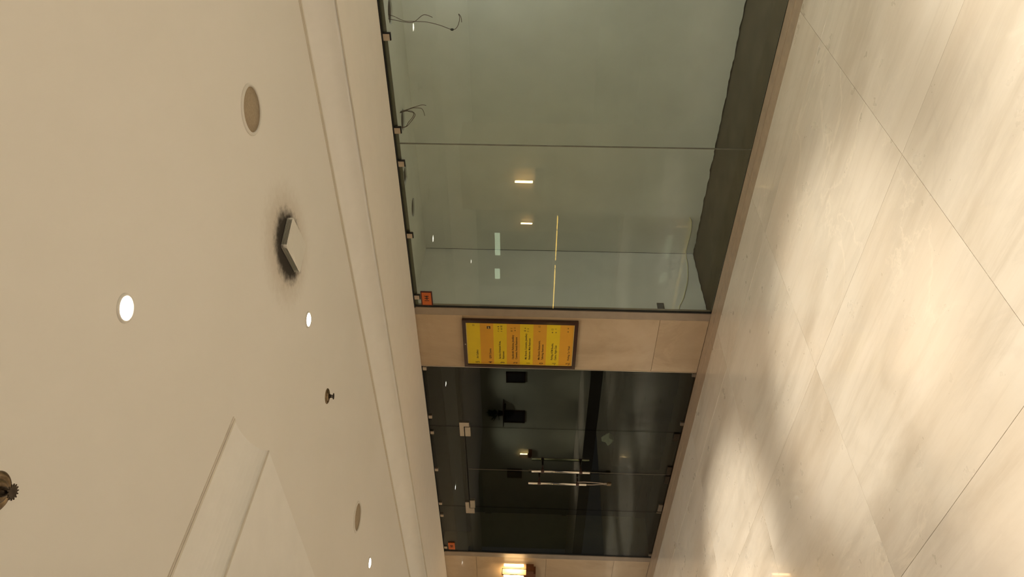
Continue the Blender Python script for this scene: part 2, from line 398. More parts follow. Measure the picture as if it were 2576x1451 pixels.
# ceiling board of the display with real cut-outs
def ceiling_with_holes(name, x0, x1, y0, y1, z0, z1, holes, mat):
    bm = bmesh.new()
    outer = [bm.verts.new(p) for p in ((x0, y0, z0), (x1, y0, z0), (x1, y1, z0), (x0, y1, z0))]
    es = [bm.edges.new((outer[i], outer[(i+1) % 4])) for i in range(4)]
    for pts in holes:
        vs = [bm.verts.new((px, py, z0)) for px, py in pts]
        es += [bm.edges.new((vs[i], vs[(i+1) % len(vs)])) for i in range(len(vs))]
    bmesh.ops.triangle_fill(bm, edges=es, use_beauty=True)
    ex = bmesh.ops.extrude_face_region(bm, geom=bm.faces[:])
    for e in ex['geom']:
        if isinstance(e, bmesh.types.BMVert): e.co.z = z1
    bmesh.ops.recalc_face_normals(bm, faces=bm.faces)
    me = bpy.data.meshes.new(name); bm.to_mesh(me); bm.free(); me.materials.append(mat)
    return _link(name, me, None, Vector((0, 0, 0)))
circ = lambda cx, cy, r, n=28: [(cx+r*math.cos(2*math.pi*i/n), cy+r*math.sin(2*math.pi*i/n)) for i in range(n)]
def sq(cx, cy, h, a): return [(cx+h*1.4142*math.cos(a+math.pi/4+i*math.pi/2), cy+h*1.4142*math.sin(a+math.pi/4+i*math.pi/2)) for i in range(4)]
ZD = 2.505
H1, H2, H3, HS = (-1.825, 0.441), (-2.653, 0.471), (-3.468, 0.492), (-3.052, 0.335)
cdp = struct(ceiling_with_holes('ceiling_display', -4.225, 2.0, 0.02, YD, ZD, ZD+0.012, [circ(*H1, 0.082), circ(*H2, 0.082), circ(*H3, 0.078), sq(*HS, 0.064, 0.0)], M['offwhite']), 'plaster ceiling of the empty display with cut-out holes', 'ceiling')
box('void_board', -4.2, 1.99, 0.025, YD-0.01, ZD+0.12, ZD+0.13, M['hole'], cdp)
lb = tag(empty('added_batten_light', (-0.55, 0.45, ZD)), 'added unseen tube light to brighten the display, beyond the right picture edge', 'light')  # lamp added out of view to brighten the display room
box('housing', -1.15, 0.05, 0.41, 0.49, ZD-0.05, ZD-0.001, M['white'], lb)
M['batten'] = emis('added_batten_tube', (1.0, 0.98, 0.92), 95.0)
box('diffuser_tube', -1.13, 0.03, 0.42, 0.48, ZD-0.075, ZD-0.05, M['batten'], lb, 0.006)
# loose wires
wa = tag(empty('dangling_wire', (H1[0], H1[1], ZD)), 'long loose wires dangling from the round ceiling hole near the right edge', 'wire', 'loose wires in the empty display')
p1 = [(-1.845, .40, 2.60), (-1.843, .345, 2.478), (-1.857, .34, 2.39), (-1.855, .34, 2.333), (-1.811, .34, 2.273), (-1.808, .34, 2.241), (-1.823, .34, 2.205)]
p2 = [(-1.81, .40, 2.60), (-1.822, .36, 2.480), (-1.850, .345, 2.40), (-1.853, .345, 2.33), (-1.856, .345, 2.25), (-1.876, .345, 2.163), (-1.905, .345, 2.079), (-1.886, .345, 2.043), (-1.83, .345, 2.024), (-1.80, .345, 2.030), (-1.82, .345, 2.015), (-1.855, .345, 2.012)]
tube('strand', p1, 0.0021, M['wire'], wa); tube('strand', p2, 0.0021, M['wire'], wa)
lathe('terminal', -1.905, .345, [(0.001, 2.066), (0.008, 2.072), (0.008, 2.086), (0.001, 2.092)], M['black'], wa, 10)
wb = tag(empty('dangling_wire', (H2[0], H2[1], ZD)), 'looped loose wires hanging from the round hole beside the glass seam', 'wire', 'loose wires in the empty display')
q1 = [(-2.60, .42, 2.60), (-2.531, .38, 2.47), (-2.530, .38, 2.44), (-2.534, .38, 2.412), (-2.548, .38, 2.397), (-2.570, .38, 2.395), (-2.621, .38, 2.432), (-2.665, .38, 2.481), (-2.68, .40, 2.60)]
q2 = [(-2.60, .41, 2.60), (-2.533, .375, 2.47), (-2.534, .375, 2.43), (-2.545, .375, 2.402), (-2.575, .375, 2.410), (-2.618, .375, 2.445), (-2.66, .375, 2.482), (-2.67, .41, 2.60)]
q3 = [(-2.60, .43, 2.60), (-2.53, .385, 2.46), (-2.515, .38, 2.43), (-2.505, .38, 2.400), (-2.505, .38, 2.360), (-2.512, .38, 2.338), (-2.535, .38, 2.327), (-2.567, .38, 2.322)]
q4 = [(-2.59, .43, 2.60), (-2.526, .39, 2.455), (-2.510, .385, 2.42), (-2.498, .385, 2.385), (-2.485, .385, 2.345), (-2.483, .385, 2.325), (-2.488, .385, 2.305)]
for q in (q1, q2, q3, q4): tube('strand', q, 0.0022, M['wire'], wb)
cord = tag(tube('cord', [(-3.786, .872, .110), (-3.83, .872, .085), (-3.95, .872, .072), (-4.08, .872, .078), (-4.19, .868, .079), (-4.199, .70, .085), (-4.199, .50, .115), (-4.199, .32, .165), (-4.199, .22, .20), (-4.199, .15, .235), (-4.199, .105, .245), (-4.199, .092, .262)], 0.0036, M['cord']), 'thin pale cord fixed low round the corner of the empty display', 'cord')
ob = tag(empty('outlet_box', (-4.20, .144, .36)), 'small dark outlet box low on the side wall of the empty display', 'outlet box')
boxes('case', [(-4.205, -4.198, .104, .112, .365, .425), (-4.205, -4.198, .176, .184, .365, .425), (-4.205, -4.198, .104, .184, .365, .372), (-4.205, -4.198, .104, .184, .418, .425)], M['bronze'], ob)
box('recess', -4.2055, -4.2015, .112, .176, .372, .418, M['black'], ob)

# ================================================================== WINDOW 1 (shop 144)
SEAM = -2.588
w1 = struct(empty('window_1', (-1.5, 0.012, 0.0)), 'green tinted frameless glass window of shop 144', 'window')
box('pane', -4.142, SEAM-0.002, 0.006, 0.016, 0.002, ZS, M['glass'], w1)
box('pane', SEAM+0.002, 2.0, 0.006, 0.016, 0.002, ZS, M['glass'], w1)
box('silicone_seam', SEAM-0.0022, SEAM+0.0022, 0.005, 0.017, 0.002, ZS-0.03, M['grey'], w1)
box('top_gasket_shadow', -4.142, 2.0, -0.010, 0.004, 2.478, ZS+0.004, M['black'], w1)  # black strip is gasket and also the shaded gap under the soffit
box('top_channel', -4.142, 2.0, 0.018, 0.030, 2.456, ZS+0.01, M['grey'], w1)
box('side_gasket', -4.142, -4.134, 0.003, 0.019, 0.0, ZS, M['black'], w1)
cl_mesh = {}
def clamp(x, z, wd, ht, parent, mat, shadow=True):
    k = (wd, ht, mat.name)
    if k not in cl_mesh:
        bm = bmesh.new()
        bmesh.ops.create_cube(bm, size=1, matrix=Matrix.Diagonal((wd, 0.034, ht, 1)))
        bmesh.ops.bevel(bm, geom=bm.edges[:], offset=0.002, segments=2, affect='EDGES')
        me = bpy.data.meshes.new('clamp'); bm.to_mesh(me); bm.free(); me.materials.append(mat); cl_mesh[k] = me
        me2 = bpy.data.meshes.new('clamp_shadow'); v = boxv(-wd/2+0.002, wd/2+0.007, -0.006, 0.006, -ht/2-0.006, ht/2); me2.from_pydata(v, [], BOXF); me2.materials.append(M['black']); cl_mesh[k+('p',)] = me2
    o = bpy.data.objects.new('clamp', cl_mesh[k]); COL.objects.link(o); o.parent = parent; o.location = Vector((x, 0.011, z))-OFF[parent.name]; OFF[o.name] = OFF[parent.name]
    if shadow:  # black sheet drawn for the dark shadow lines beside the clamp
        p = bpy.data.objects.new('clamp_shadow', cl_mesh[k+('p',)]); COL.objects.link(p); p.parent = o; p.location = (0.0, -0.0095, 0.0)
    return o
for x in (-1.822, -2.482, -2.748, -3.392, -4.032): clamp(x, 2.457, 0.046, 0.046, w1, M['steel'])

# ================================================================== SHOP 143 (dark)
w2 = struct(empty('window_2', (-6.5, 0.012, 0.0)), 'dark frameless glass shopfront of the next shop', 'window')
SL, SRr, DM = -7.172, -5.748, -6.458; ZT = 2.135
box('pane', SRr+0.002, -4.874, 0.006, 0.016, 0.010, ZS, M['glass_dark'], w2)
box('pane', -8.152, SL-0.002, 0.006, 0.016, 0.010, ZS, M['glass_dark'], w2)
box('transom_pane', SL+0.001, SRr-0.001, 0.006, 0.016, ZT+0.003, ZS, M['glass_dark'], w2)
box('top_gasket_shadow', -8.152, -4.874, -0.008, 0.004, 2.481, ZS+0.004, M['black'], w2)  # thin black strip, again gasket and shaded gap in one
box('side_gasket', -4.880, -4.874, 0.003, 0.019, 0.0, ZS, M['black'], w2)
box('side_gasket', -8.152, -8.140, 0.003, 0.019, 0.0, ZS, M['black'], w2)
for x in (-4.905, -5.600, -5.846, -6.478, -7.118, -7.362, -8.060): clamp(x, 2.463, 0.044, 0.034, w2, M['steel'], False)
for x in (-4.902, -5.602, -8.085): clamp(x, 0.018, 0.044, 0.036, w2, M['bronzefit'], False)
def L_patch(name, xs, xd, parent):          # over-panel patch: xs towards the sidelight, xd towards the door
    x0 = SRr if xs > xd else SL; s = 1 if xs > xd else -1
    pf = [(xs, 2.184), (xd, 2.184), (xd, 2.141), (x0-0.028*s+0.0, 2.141), (x0-0.028*s*-0.2, 2.141), (x0+0.004*s, 2.087), (xs, 2.087)]
    pf = [(xs, 2.184), (xd, 2.184), (xd, 2.142), (x0+0.016*s, 2.142), (x0+0.016*s, 2.087), (xs, 2.087)]
    return prism_y(name, pf, -0.004, 0.026, M['steel'], parent)
L_patch('overpanel_patch', -5.673, -5.886, w2); L_patch('overpanel_patch', -7.292, -7.072, w2)
def door(name, x0, x1, hinge, label):
    d = struct(empty(name, ((x0+x1)/2, 0.012, 0.0)), label, 'door')
    box('glass_leaf', x0, x1, 0.006, 0.016, 0.012, ZT-0.003, M['glass_dark'], d)
    s = 1 if hinge > (x0+x1)/2 else -1
    box('top_patch', hinge+0.008*s, hinge-0.138*s, -0.006, 0.028, 2.078, 2.132, M['steel'], d, 0.002)
    return d
d1 = door('door_1', DM+0.003, SRr-0.003, SRr, 'right leaf of the dark glass double door')
d2 = door('door_2', SL+0.003, DM-0.003, SL, 'left leaf of the dark glass double door')
box('bottom_patch', SRr-0.010, SRr-0.125, -0.004, 0.026, 0.010, 0.070, M['bronze'], d1, 0.002)
box('bottom_patch', SL+0.012, SL-0.0, -0.004, 0.026, 0.012, 0.062, M['bronzefit'], d2)
box('bottom_lock', DM+0.012, DM+0.15, -0.004, 0.026, 0.010, 0.058, M['bronze'], d1, 0.002)
box('bottom_lock', DM-0.15, DM-0.012, -0.004, 0.026, 0.010, 0.058, M['bronze'], d2, 0.002)
box('bottom_patch', SL+0.16, SL+0.03, -0.004, 0.026, 0.010, 0.055, M['bronzefit'], d2, 0.002)
box('edge_seal', DM-0.0028, DM-0.0014, 0.006, 0.016, 0.02, ZT-0.01, M['satin'], d2)
def pull(x, za, zb_, d):
    for sgn, nm in ((-1, 'handle'), (1, 'handle')):
        y = 0.011+sgn*0.078
        h = lathe(nm, x, y, [(0.012, za), (0.0145, za+0.003), (0.0145, zb_-0.003), (0.012, zb_)], M['chrome'], d, 20)
        for z in (za+0.095, zb_-0.115):
            tube('standoff', [(x, y, z), (x, 0.011+sgn*0.008, z)], 0.009, M['bronzedark'], h, 12, path=False)
            lathe('collar', x, y, [(0.0165, z-0.016), (0.0185, z-0.010), (0.0185, z+0.010), (0.0165, z+0.016)], M['bronzedark'], h, 16)
pull(-6.352, 0.858, 1.462, d1); pull(-6.566, 0.880, 1.492, d2)
lk = tag(empty('cable_lock', (-6.55, -0.067, 0.62)), 'steel cable lock hanging from the left pull handle', 'lock')
tube('cable', [(-6.553, -.05, .975), (-6.535, -.058, .90), (-6.528, -.065, .82), (-6.532, -.067, .74), (-6.540, -.067, .69)], 0.005, M['satin'], lk)
tube('cable', [(-6.585, -.05, .975), (-6.580, -.06, .90), (-6.568, -.067, .82), (-6.556, -.067, .74), (-6.550, -.067, .69)], 0.005, M['satin'], lk)
boxes('shackle', [(-6.560, -6.552, -.071, -.063, .665, .700), (-6.538, -6.530, -.071, -.063, .665, .700), (-6.560, -6.530, -.071, -.063, .692, .700)], M['satin'], lk)
box('lock_body', -6.568, -6.522, -.077, -.057, .622, .670, M['brass'], lk, 0.004)

# dark shop interior
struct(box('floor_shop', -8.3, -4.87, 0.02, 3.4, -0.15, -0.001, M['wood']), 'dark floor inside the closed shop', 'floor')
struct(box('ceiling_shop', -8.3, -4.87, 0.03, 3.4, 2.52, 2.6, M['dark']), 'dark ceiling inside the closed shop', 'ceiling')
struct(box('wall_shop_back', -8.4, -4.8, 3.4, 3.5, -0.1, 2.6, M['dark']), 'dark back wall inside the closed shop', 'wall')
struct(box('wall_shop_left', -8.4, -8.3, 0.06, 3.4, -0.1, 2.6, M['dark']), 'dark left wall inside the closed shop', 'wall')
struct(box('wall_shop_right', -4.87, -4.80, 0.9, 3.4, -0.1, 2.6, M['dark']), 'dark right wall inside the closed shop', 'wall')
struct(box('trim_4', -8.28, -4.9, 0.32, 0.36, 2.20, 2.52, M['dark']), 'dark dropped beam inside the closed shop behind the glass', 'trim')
pb = tag(empty('plywood_panel', (-7.75, 0.62, 0.0)), 'brown board panel standing inside the dark shop behind the left sidelight', 'panel')
box('board', -8.28, -7.35, 0.60, 0.62, 0.0, 2.05, M['wood'], pb)
for z0, z1 in ((1.0, 1.06), (1.95, 2.03), (0.05, 0.13)): box('batten', -8.28, -7.35, 0.585, 0.60, z0, z1, M['wood'], pb)
ct = tag(empty('covered_counter', (-6.15, 0.85, 0.0)), 'low counter under a dark cloth inside the closed shop', 'counter')
# draped cloth
def drape(name, x0, x1, y0, y1, zt, mat, parent):
    v, f = [], []; n = 36
    def ring(k, out, z, amp):
        for i in range(n*4):
            s, t = divmod(i, n); t /= n
            px, py = [(x0+(x1-x0)*t, y0), (x1, y0+(y1-y0)*t), (x1-(x1-x0)*t, y1), (x0, y1-(y1-y0)*t)][s]
            nx, ny = [(0, -1), (1, 0), (0, 1), (-1, 0)][s]
            a = out+amp*math.sin(i*0.9+k)*math.sin(i*0.37)
            v.append((px+nx*a, py+ny*a, z))
    ring(0, -0.02, zt, 0); ring(0, 0.004, zt-0.015, 0.002); ring(0.2, 0.02, zt*0.66, 0.014); ring(0.4, 0.035, zt*0.33, 0.024); ring(0.5, 0.04, 0.015, 0.03)
    m = n*4
    for j in range(4):
        for i in range(m): f.append((j*m+i, j*m+(i+1) % m, (j+1)*m+(i+1) % m, (j+1)*m+i))
    f.append(tuple(range(m)))
    return mesh(name, v, f, mat, parent, True)
drape('cloth', -6.95, -5.45, 0.45, 1.25, 0.555, M['darkcloth'], ct)
boxes('counter_frame', [(-6.9, -5.5, 0.5, 1.2, 0.50, 0.545), (-6.9, -6.85, .5, .55, 0, .5), (-5.55, -5.5, .5, .55, 0, .5), (-6.9, -6.85, 1.15, 1.2, 0, .5), (-5.55, -5.5, 1.15, 1.2, 0, .5)], M['wood'], ct)
def crumple(name, c, rx, rz, label):
    bm = bmesh.new(); bmesh.ops.create_icosphere(bm, subdivisions=2, radius=1)
    for vv in bm.verts:
        k = 0.95+0.95*mnoise.noise(vv.co*1.9+Vector((4.2, 1, 0)))+0.55*mnoise.noise(vv.co*4.3+Vector((0, 9, 2)))
        vv.co = Vector((vv.co.x*rx*k, vv.co.y*0.6*rx*k, vv.co.z*rz*k))
    zl = min(vv.co.z for vv in bm.verts)
    for vv in bm.verts: vv.co.z -= zl
    me = bpy.data.meshes.new(name); bm.to_mesh(me); bm.free(); me.materials.append(M['paper'])
    o = bpy.data.objects.new(name, me); COL.objects.link(o); o.location = c; OFF[o.name] = Vector(c)
    return tag(o, label, 'paper')
crumple('crumpled_paper', (-6.53, 0.52, 0.556), 0.078, 0.062, 'crumpled pale paper lying on the dark cloth behind the door')

# ================================================================== NUMBER PLATES
def plate(x0, x1, z0, z1, s, size, label, border):
    t = tag(empty('number_plate', ((x0+x1)/2, 0.0, z0)), label, 'number plate', 'orange shop number plates')
    box('backing', x0, x1, -0.004, 0.005, z0, z1, M['maroon'] if border else M['orange'], t, 0.001)
    b = border
    if b: box('face', x0+b, x1-b, -0.0052, -0.004, z0+b, z1-b, M['orange'], t)
    lettering('lettering', s, (x0+x1)/2+0.002, -0.0058, (z0+z1)/2-size*0.35, size, M['ink'], t, 0.86, align='CENTER', bold=0.0011)
    return t
plate(-4.121, -3.966, 2.327, 2.424, '144', 0.052, 'orange plate reading 144 with a maroon edge on the green window', 0.010)
plate(-8.100, -7.957, 2.351, 2.429, '143', 0.044, 'small plain orange number plate on the dark shopfront beside the end pier', 0.0)

# ================================================================== DIRECTORY BOARD
db = tag(empty('directory_board', (-4.547, 0.0, 1.10)), 'yellow and amber floor directory in a dark frame on the marble pier', 'sign')
fx0, fx1, fz0, fz1 = -4.838, -4.257, 1.098, 2.090; fw = 0.031
box('back_panel', fx0+0.004, fx1-0.004, -0.012, -0.001, fz0+0.004, fz1-0.004, M['brown'], db)
for b in ((fx0, fx1, fz1-fw, fz1), (fx0, fx1, fz0, fz0+fw), (fx0, fx0+fw, fz0+fw, fz1-fw), (fx1-fw, fx1, fz0+fw, fz1-fw)):
    box('frame_bar', b[0], b[1], -0.030, -0.001, b[2], b[3], M['brown'], db, 0.0015)
ix0, ix1, iz0, iz1 = fx0+fw, fx1-fw, fz0+fw, fz1-fw
e = 0.0045
boxes('pale_edge', [(ix0, ix1, -0.0165, -0.012, iz0, iz0+e), (ix0, ix1, -0.0165, -0.012, iz1-e, iz1), (ix0, ix0+e, -0.0165, -0.012, iz0, iz1), (ix1-e, ix1, -0.0165, -0.012, iz0, iz1)], M['cream'], db)
lathe('screw', -4.545, 0, [(0.0, 0), (0.0, 0)], M['satin'], db, 3) if False else None
rows = [('5', ['Art Gallery']), ('4', ['QFX Cinema']), ('3', ['Service Oriented Area,', 'Restroom']), ('2', ['Handicraft, Pashmina, Jewellery', 'Cosmetic, Female Restroom']),
        ('1', ['Mix Brands, Cosmetics, Jewellery', 'Restaurant, Male Restroom']), ('0', ['Mix Brands, Restaurants,', 'Tailoring, Restroom']), ('-1', ['Parking, ATM Booths,', 'Casino, Night Club']), ('-2', ['Parking, Car Wash'])]
rh = (iz1-iz0-2*e)/8
def glyph(kind, cx, cz, s, mat, parent):
    y0, y1 = -0.0166, -0.0158; L = []
    def b(a, c, d_, e_): L.append((cx+a*s, cx+c*s, y0, y1, cz+d_*s, cz+e_*s))
    if kind == 'frame': b(-.5, .5, .38, .5); b(-.5, .5, -.5, -.38); b(-.5, -.38, -.38, .38); b(.38, .5, -.38, .38); b(-.1, .1, -.1, .1)
    elif kind == 'cup': b(-.3, .3, -.4, .1); b(.3, .5, -.2, -.1); b(-.4, .4, -.5, -.42)
    elif kind == 'bag': b(-.35, .35, -.5, .2); b(-.2, -.12, .2, .45); b(.12, .2, .2, .45); b(-.2, .2, .4, .48)
    elif kind == 'man': b(-.1, .1, .3, .5); b(-.2, .2, -.1, .26); b(-.16, -.03, -.5, -.1); b(.03, .16, -.5, -.1)
    elif kind == 'fork': b(-.3, -.2, -.5, .5); b(.2, .3, -.5, .5); b(-.38, -.12, .2, .3)
    elif kind == 'car': b(-.5, .5, -.25, .05); b(-.3, .3, .05, .3); b(-.38, -.2, -.4, -.25); b(.2, .38, -.4, -.25)
    elif kind == 'bars': b(-.5, -.3, -.5, .5); b(-.1, .1, -.5, .5); b(.3, .5, -.5, .5)
    elif kind == 'roof': b(-.5, .5, -.1, .02); b(-.35, -.25, -.5, -.1); b(.25, .35, -.5, -.1); b(-.2, .2, .1, .25)
    return boxes('pictogram', L, mat, parent)
icons = {0: [('frame', .40, .52)], 2: [('roof', .62, .36), ('cup', .53, .36), ('bag', .44, .36), ('man', .62, .60), ('bag', .53, .60), ('bars', .43, .60)], 3: [('bag', .60, .36), ('fork', .50, .36), ('cup', .58, .60), ('man', .48, .60)],
         4: [('bag', .58, .36), ('cup', .48, .36), ('fork', .60, .60), ('man', .50, .60)], 5: [('frame', .40, .45), ('man', .60, .45)], 6: [('car', .62, .42), ('frame', .50, .42), ('cup', .62, .66), ('fork', .48, .66)], 7: [('car', .58, .58), ('car', .45, .58)]}
for k, (num, lines) in enumerate(rows):
    zt = iz1-e-k*rh
    box('sign_strip', ix0+e, ix1-e, -0.0158, -0.012, zt-rh, zt, M['yellow'] if k % 2 == 0 else M['amber'], db)
    if len(lines) == 1: bl = [0.80]; nb = 0.86
    else: bl = [0.53, 0.80]; nb = 0.80
    lettering('numeral', num, ix0+(0.016 if len(num) == 1 else 0.008), -0.0162, zt-rh*nb, 0.048, M['ink'], db, 0.78, bold=0.0006)
    for s, b in zip(lines, bl): lettering('lettering', s, ix0+0.072, -0.0162, zt-rh*b, 0.0245, M['ink'], db, 0.98, bold=0.0003)
    if k == 1:
        box('pictogram', ix1-0.075, ix1-0.045, -0.0166, -0.0158, zt-rh*0.78, zt-rh*0.52, M['ink'], db)
        boxes('pictogram', [(ix1-0.070, ix1-0.062, -0.0172, -0.0166, zt-rh*0.70, zt-rh*0.60), (ix1-0.057, ix1-0.050, -0.0172, -0.0166, zt-rh*0.66, zt-rh*0.60)], M['cream'], db)
    for kind, fx, fz in icons.get(k, []): glyph(kind, ix1-(fx-0.28)*0.30, zt-rh*fz, 0.017, M['fade'], db)
box('keyhole', -4.552, -4.540, -0.0315, -0.029, fz1-0.024, fz1-0.014, M['satin'], db, 0.001)

# ================================================================== CEILING FITTINGS
def downlight(x, y, label, col=WARM, power=1.0, proto=[None]):
    z = ZC
    if proto[0] is None:
        t = empty('downlight', (x, y, z))
        lathe('trim_ring', x, y, [(0.0315, z+0.010), (0.0315, z-0.002), (0.035, z-0.0055), (0.041, z-0.004), (0.043, z+0.001), (0.043, z+0.010)], M['white'], t, 40, cap=False)
        lathe('lens', x, y, [(0.0315, z+0.004), (0.0315, z-0.005), (0.026, z-0.0075), (0.012, z-0.009)], M['lens'], t, 32)
        proto[0] = t
    else: t = dup(proto[0], (x, y, z))
    tag(t, label, 'downlight', 'recessed ceiling downlights')
    for nm, pw, ang, bl_ in (('downlight_beam', BEAM_W, 49, 0.75), ('downlight_spill', SPILL_W, 140, 0.9)):
        ld = bpy.data.lights.new(nm, 'SPOT'); ld.energy = pw*power; ld.color = col; ld.spot_size = R_(ang); ld.spot_blend = bl_; ld.shadow_soft_size = 0.03
        lo = bpy.data.objects.new(nm, ld); COL.objects.link(lo); lo.parent = t; lo.location = (0, 0, -0.016)
    return t
downlight(-1.352, -3.042, 'large bright recessed downlight nearest the camera', WARM, 0.8)
downlight(-2.504, -1.880, 'bright recessed downlight between the diffuser and the brass sprinkler')
downlight(-4.885, -1.900, 'small bright recessed downlight next to the far speaker grille', WARM, 1.35)
for x, y, c, lab in [(-7.28, -1.88, COOL, 'cool recessed downlight mirrored in the dark shopfront'), (-9.68, -1.88, COOL, 'cool recessed downlight above the end pier beyond the picture'), (-12.0, -1.9, COOL, 'last cool recessed downlight at the far end of the corridor'),
                     (-0.11, -1.88, WARM, 'recessed downlight before the right pane of the green window'), (2.29, -1.88, WARM, 'added unseen recessed downlight by the right end of the green window'),
                     (1.06, -3.04, WARM, 'recessed downlight beside the camera, middle row'), (3.45, -3.04, WARM, 'added unseen recessed downlight ending the middle row on the right'),
                     (-0.11, -4.30, WARM, 'added unseen recessed downlight straight over the camera'), (2.29, -4.30, WARM, 'added unseen recessed downlight behind the camera by the atrium edge'), (-1.35, -4.60, WARM, 'added unseen recessed downlight left of the camera by the bulkhead cove')]:  # row behind the camera and right-hand ends added to brighten the ceiling
    downlight(x, y, lab, c, 1.3 if x < -6 else (0.8 if y < -4 else 1.0))
for (x, y), lab in zip(((-7.6, -4.85), (-10.0, -4.85)), ('nearer', 'farther')):
    t = downlight(x, y, lab+' of two recessed downlights under the dropped bulkhead'); t.location = (x, y, zb)

def speaker(x, y, label, proto=[None]):
    z = ZC; r = 0.101
    if proto[0] is None:
        t = empty('ceiling_speaker', (x, y, z))
        lathe('rim', x, y, [(r-0.014, z+0.004), (r-0.014, z-0.003), (r-0.012, z-0.007), (r-0.004, z-0.007), (r, z-0.002), (r, z+0.006)], M['white'], t, 48, cap=False)
        lathe('grille', x, y, [(r-0.013, z+0.004), (r-0.013, z-0.001), (0.04, z-0.0025), (0.001, z-0.003)], M['tan'], t, 48)
        proto[0] = t
    else: t = dup(proto[0], (x, y, z))
    return tag(t, label, 'ceiling speaker', 'round ceiling speakers')
speaker(-1.343, -1.905, 'round ceiling speaker with tan grille, the larger one near the top edge')
speaker(-4.278, -1.902, 'round ceiling speaker with tan grille, the smaller far one')

def sprinkler(x, y, label, proto=[None]):
    z = ZC
    if proto[0] is None:
        t = empty('sprinkler_head', (x, y, z))
        lathe('escutcheon', x, y, [(0.043, z+0.002), (0.043, z-0.002), (0.040, z-0.005), (0.032, z-0.007), (0.029, z-0.004), (0.026, z-0.004), (0.023, z-0.011), (0.016, z-0.013), (0.012, z-0.010)], M['brass'], t, 36)
        lathe('body', x, y, [(0.011, z-0.008), (0.011, z-0.018), (0.008, z-0.022), (0.004, z-0.024)], M['bronze'], t, 18)
        for s in (-1, 1): tube('arm', [(x+s*0.009, y, z-0.014), (x+s*0.0105, y, z-0.022), (x+s*0.009, y, z-0.029), (x+s*0.003, y, z-0.0345)], 0.0022, M['bronze'], t, 8)
        lathe('bulb', x, y, [(0.001, z-0.022), (0.0018, z-0.024), (0.0018, z-0.030), (0.001, z-0.033)], M['bronze'], t, 10)
        n = 14; v, f = [], []
        for i in range(n*4):
            a = 2*math.pi*i/(n*4); rr = 0.0175 if i % 4 in (0, 1) else 0.0125
            v.append((x+rr*math.cos(a), y+rr*math.sin(a), z-0.0345))
        v += [(a, b, z-0.0365) for a, b, c in v]; m = n*4
        f = [(i, (i+1) % m, m+(i+1) % m, m+i) for i in range(m)]+[tuple(range(m)), tuple(range(m, 2*m))]
        mesh('deflector', v, f, M['bronze'], t)
        proto[0] = t
    else: t = dup(proto[0], (x, y, z))
    return tag(t, label, 'sprinkler', 'ceiling sprinkler heads')
sprinkler(-3.082, -1.885, 'dark bronze sprinkler head hanging below the ceiling, whole in view')
sprinkler(-1.325, -3.640, 'brass sprinkler head with toothed deflector cut off by the picture edge')

# louvred diffuser, a shallow box turned on the ceiling
def diffuser(cx, cy, hx, hy, rot, label):
    t = empty('louvred_diffuser', (cx, cy, ZC))
    def rsq(d, z, rad=0.012):
        pts = []; ax, ay = hx-d, hy-d
        for q in range(4):
            a0 = q*math.pi/2
            ccx, ccy = (ax-rad)*(1 if q in (0, 3) else -1), (ay-rad)*(1 if q in (0, 1) else -1)
            for i in range(6):
                a = a0+i*math.pi/2/5; pts.append((ccx+rad*math.cos(a), ccy+rad*math.sin(a)))
        return [(cx+p*math.cos(rot)-q_*math.sin(rot), cy+p*math.sin(rot)+q_*math.cos(rot), z) for p, q_ in pts]
    def slab(name, rings, mat):
        v = [p for r in rings for p in r]; n = len(rings[0]); f = []
        for j in range(len(rings)-1):
            for i in range(n): f.append((j*n+i, j*n+(i+1) % n, (j+1)*n+(i+1) % n, (j+1)*n+i))
        f += [tuple(range(n)), tuple((len(rings)-1)*n+i for i in range(n))]
        return mesh(name, v, f, mat, t)
    z = ZC
    slab('core', [rsq(0.016, z), rsq(0.016, z-0.024)], M['black'])
    for k in range(4):
        zt = z-0.0004-k*0.0062
        slab('louvre', [rsq(0.0015, zt), rsq(0.0, zt-0.0022)], M['white'])
    slab('cover', [rsq(0.0, z-0.0252), rsq(0.002, z-0.027), rsq(0.030, z-0.0285)], M['white'])
    for k, (a, b) in enumerate(((1, 1), (1, -1), (-1, -1), (-1, 1))):
        px, py = a*(hx-0.0085), b*(hy-0.0085)
        lathe('corner_post', cx+px*math.cos(rot)-py*math.sin(rot), cy+px*math.sin(rot)+py*math.cos(rot), [(0.0085, z), (0.0085, z-0.026)], M['white'], t, 12)
    return tag(t, label, 'diffuser')
diffuser(-2.0537, -1.8558, 0.114, 0.0804, -0.3299, 'louvred ceiling diffuser box in a patch of black soot')

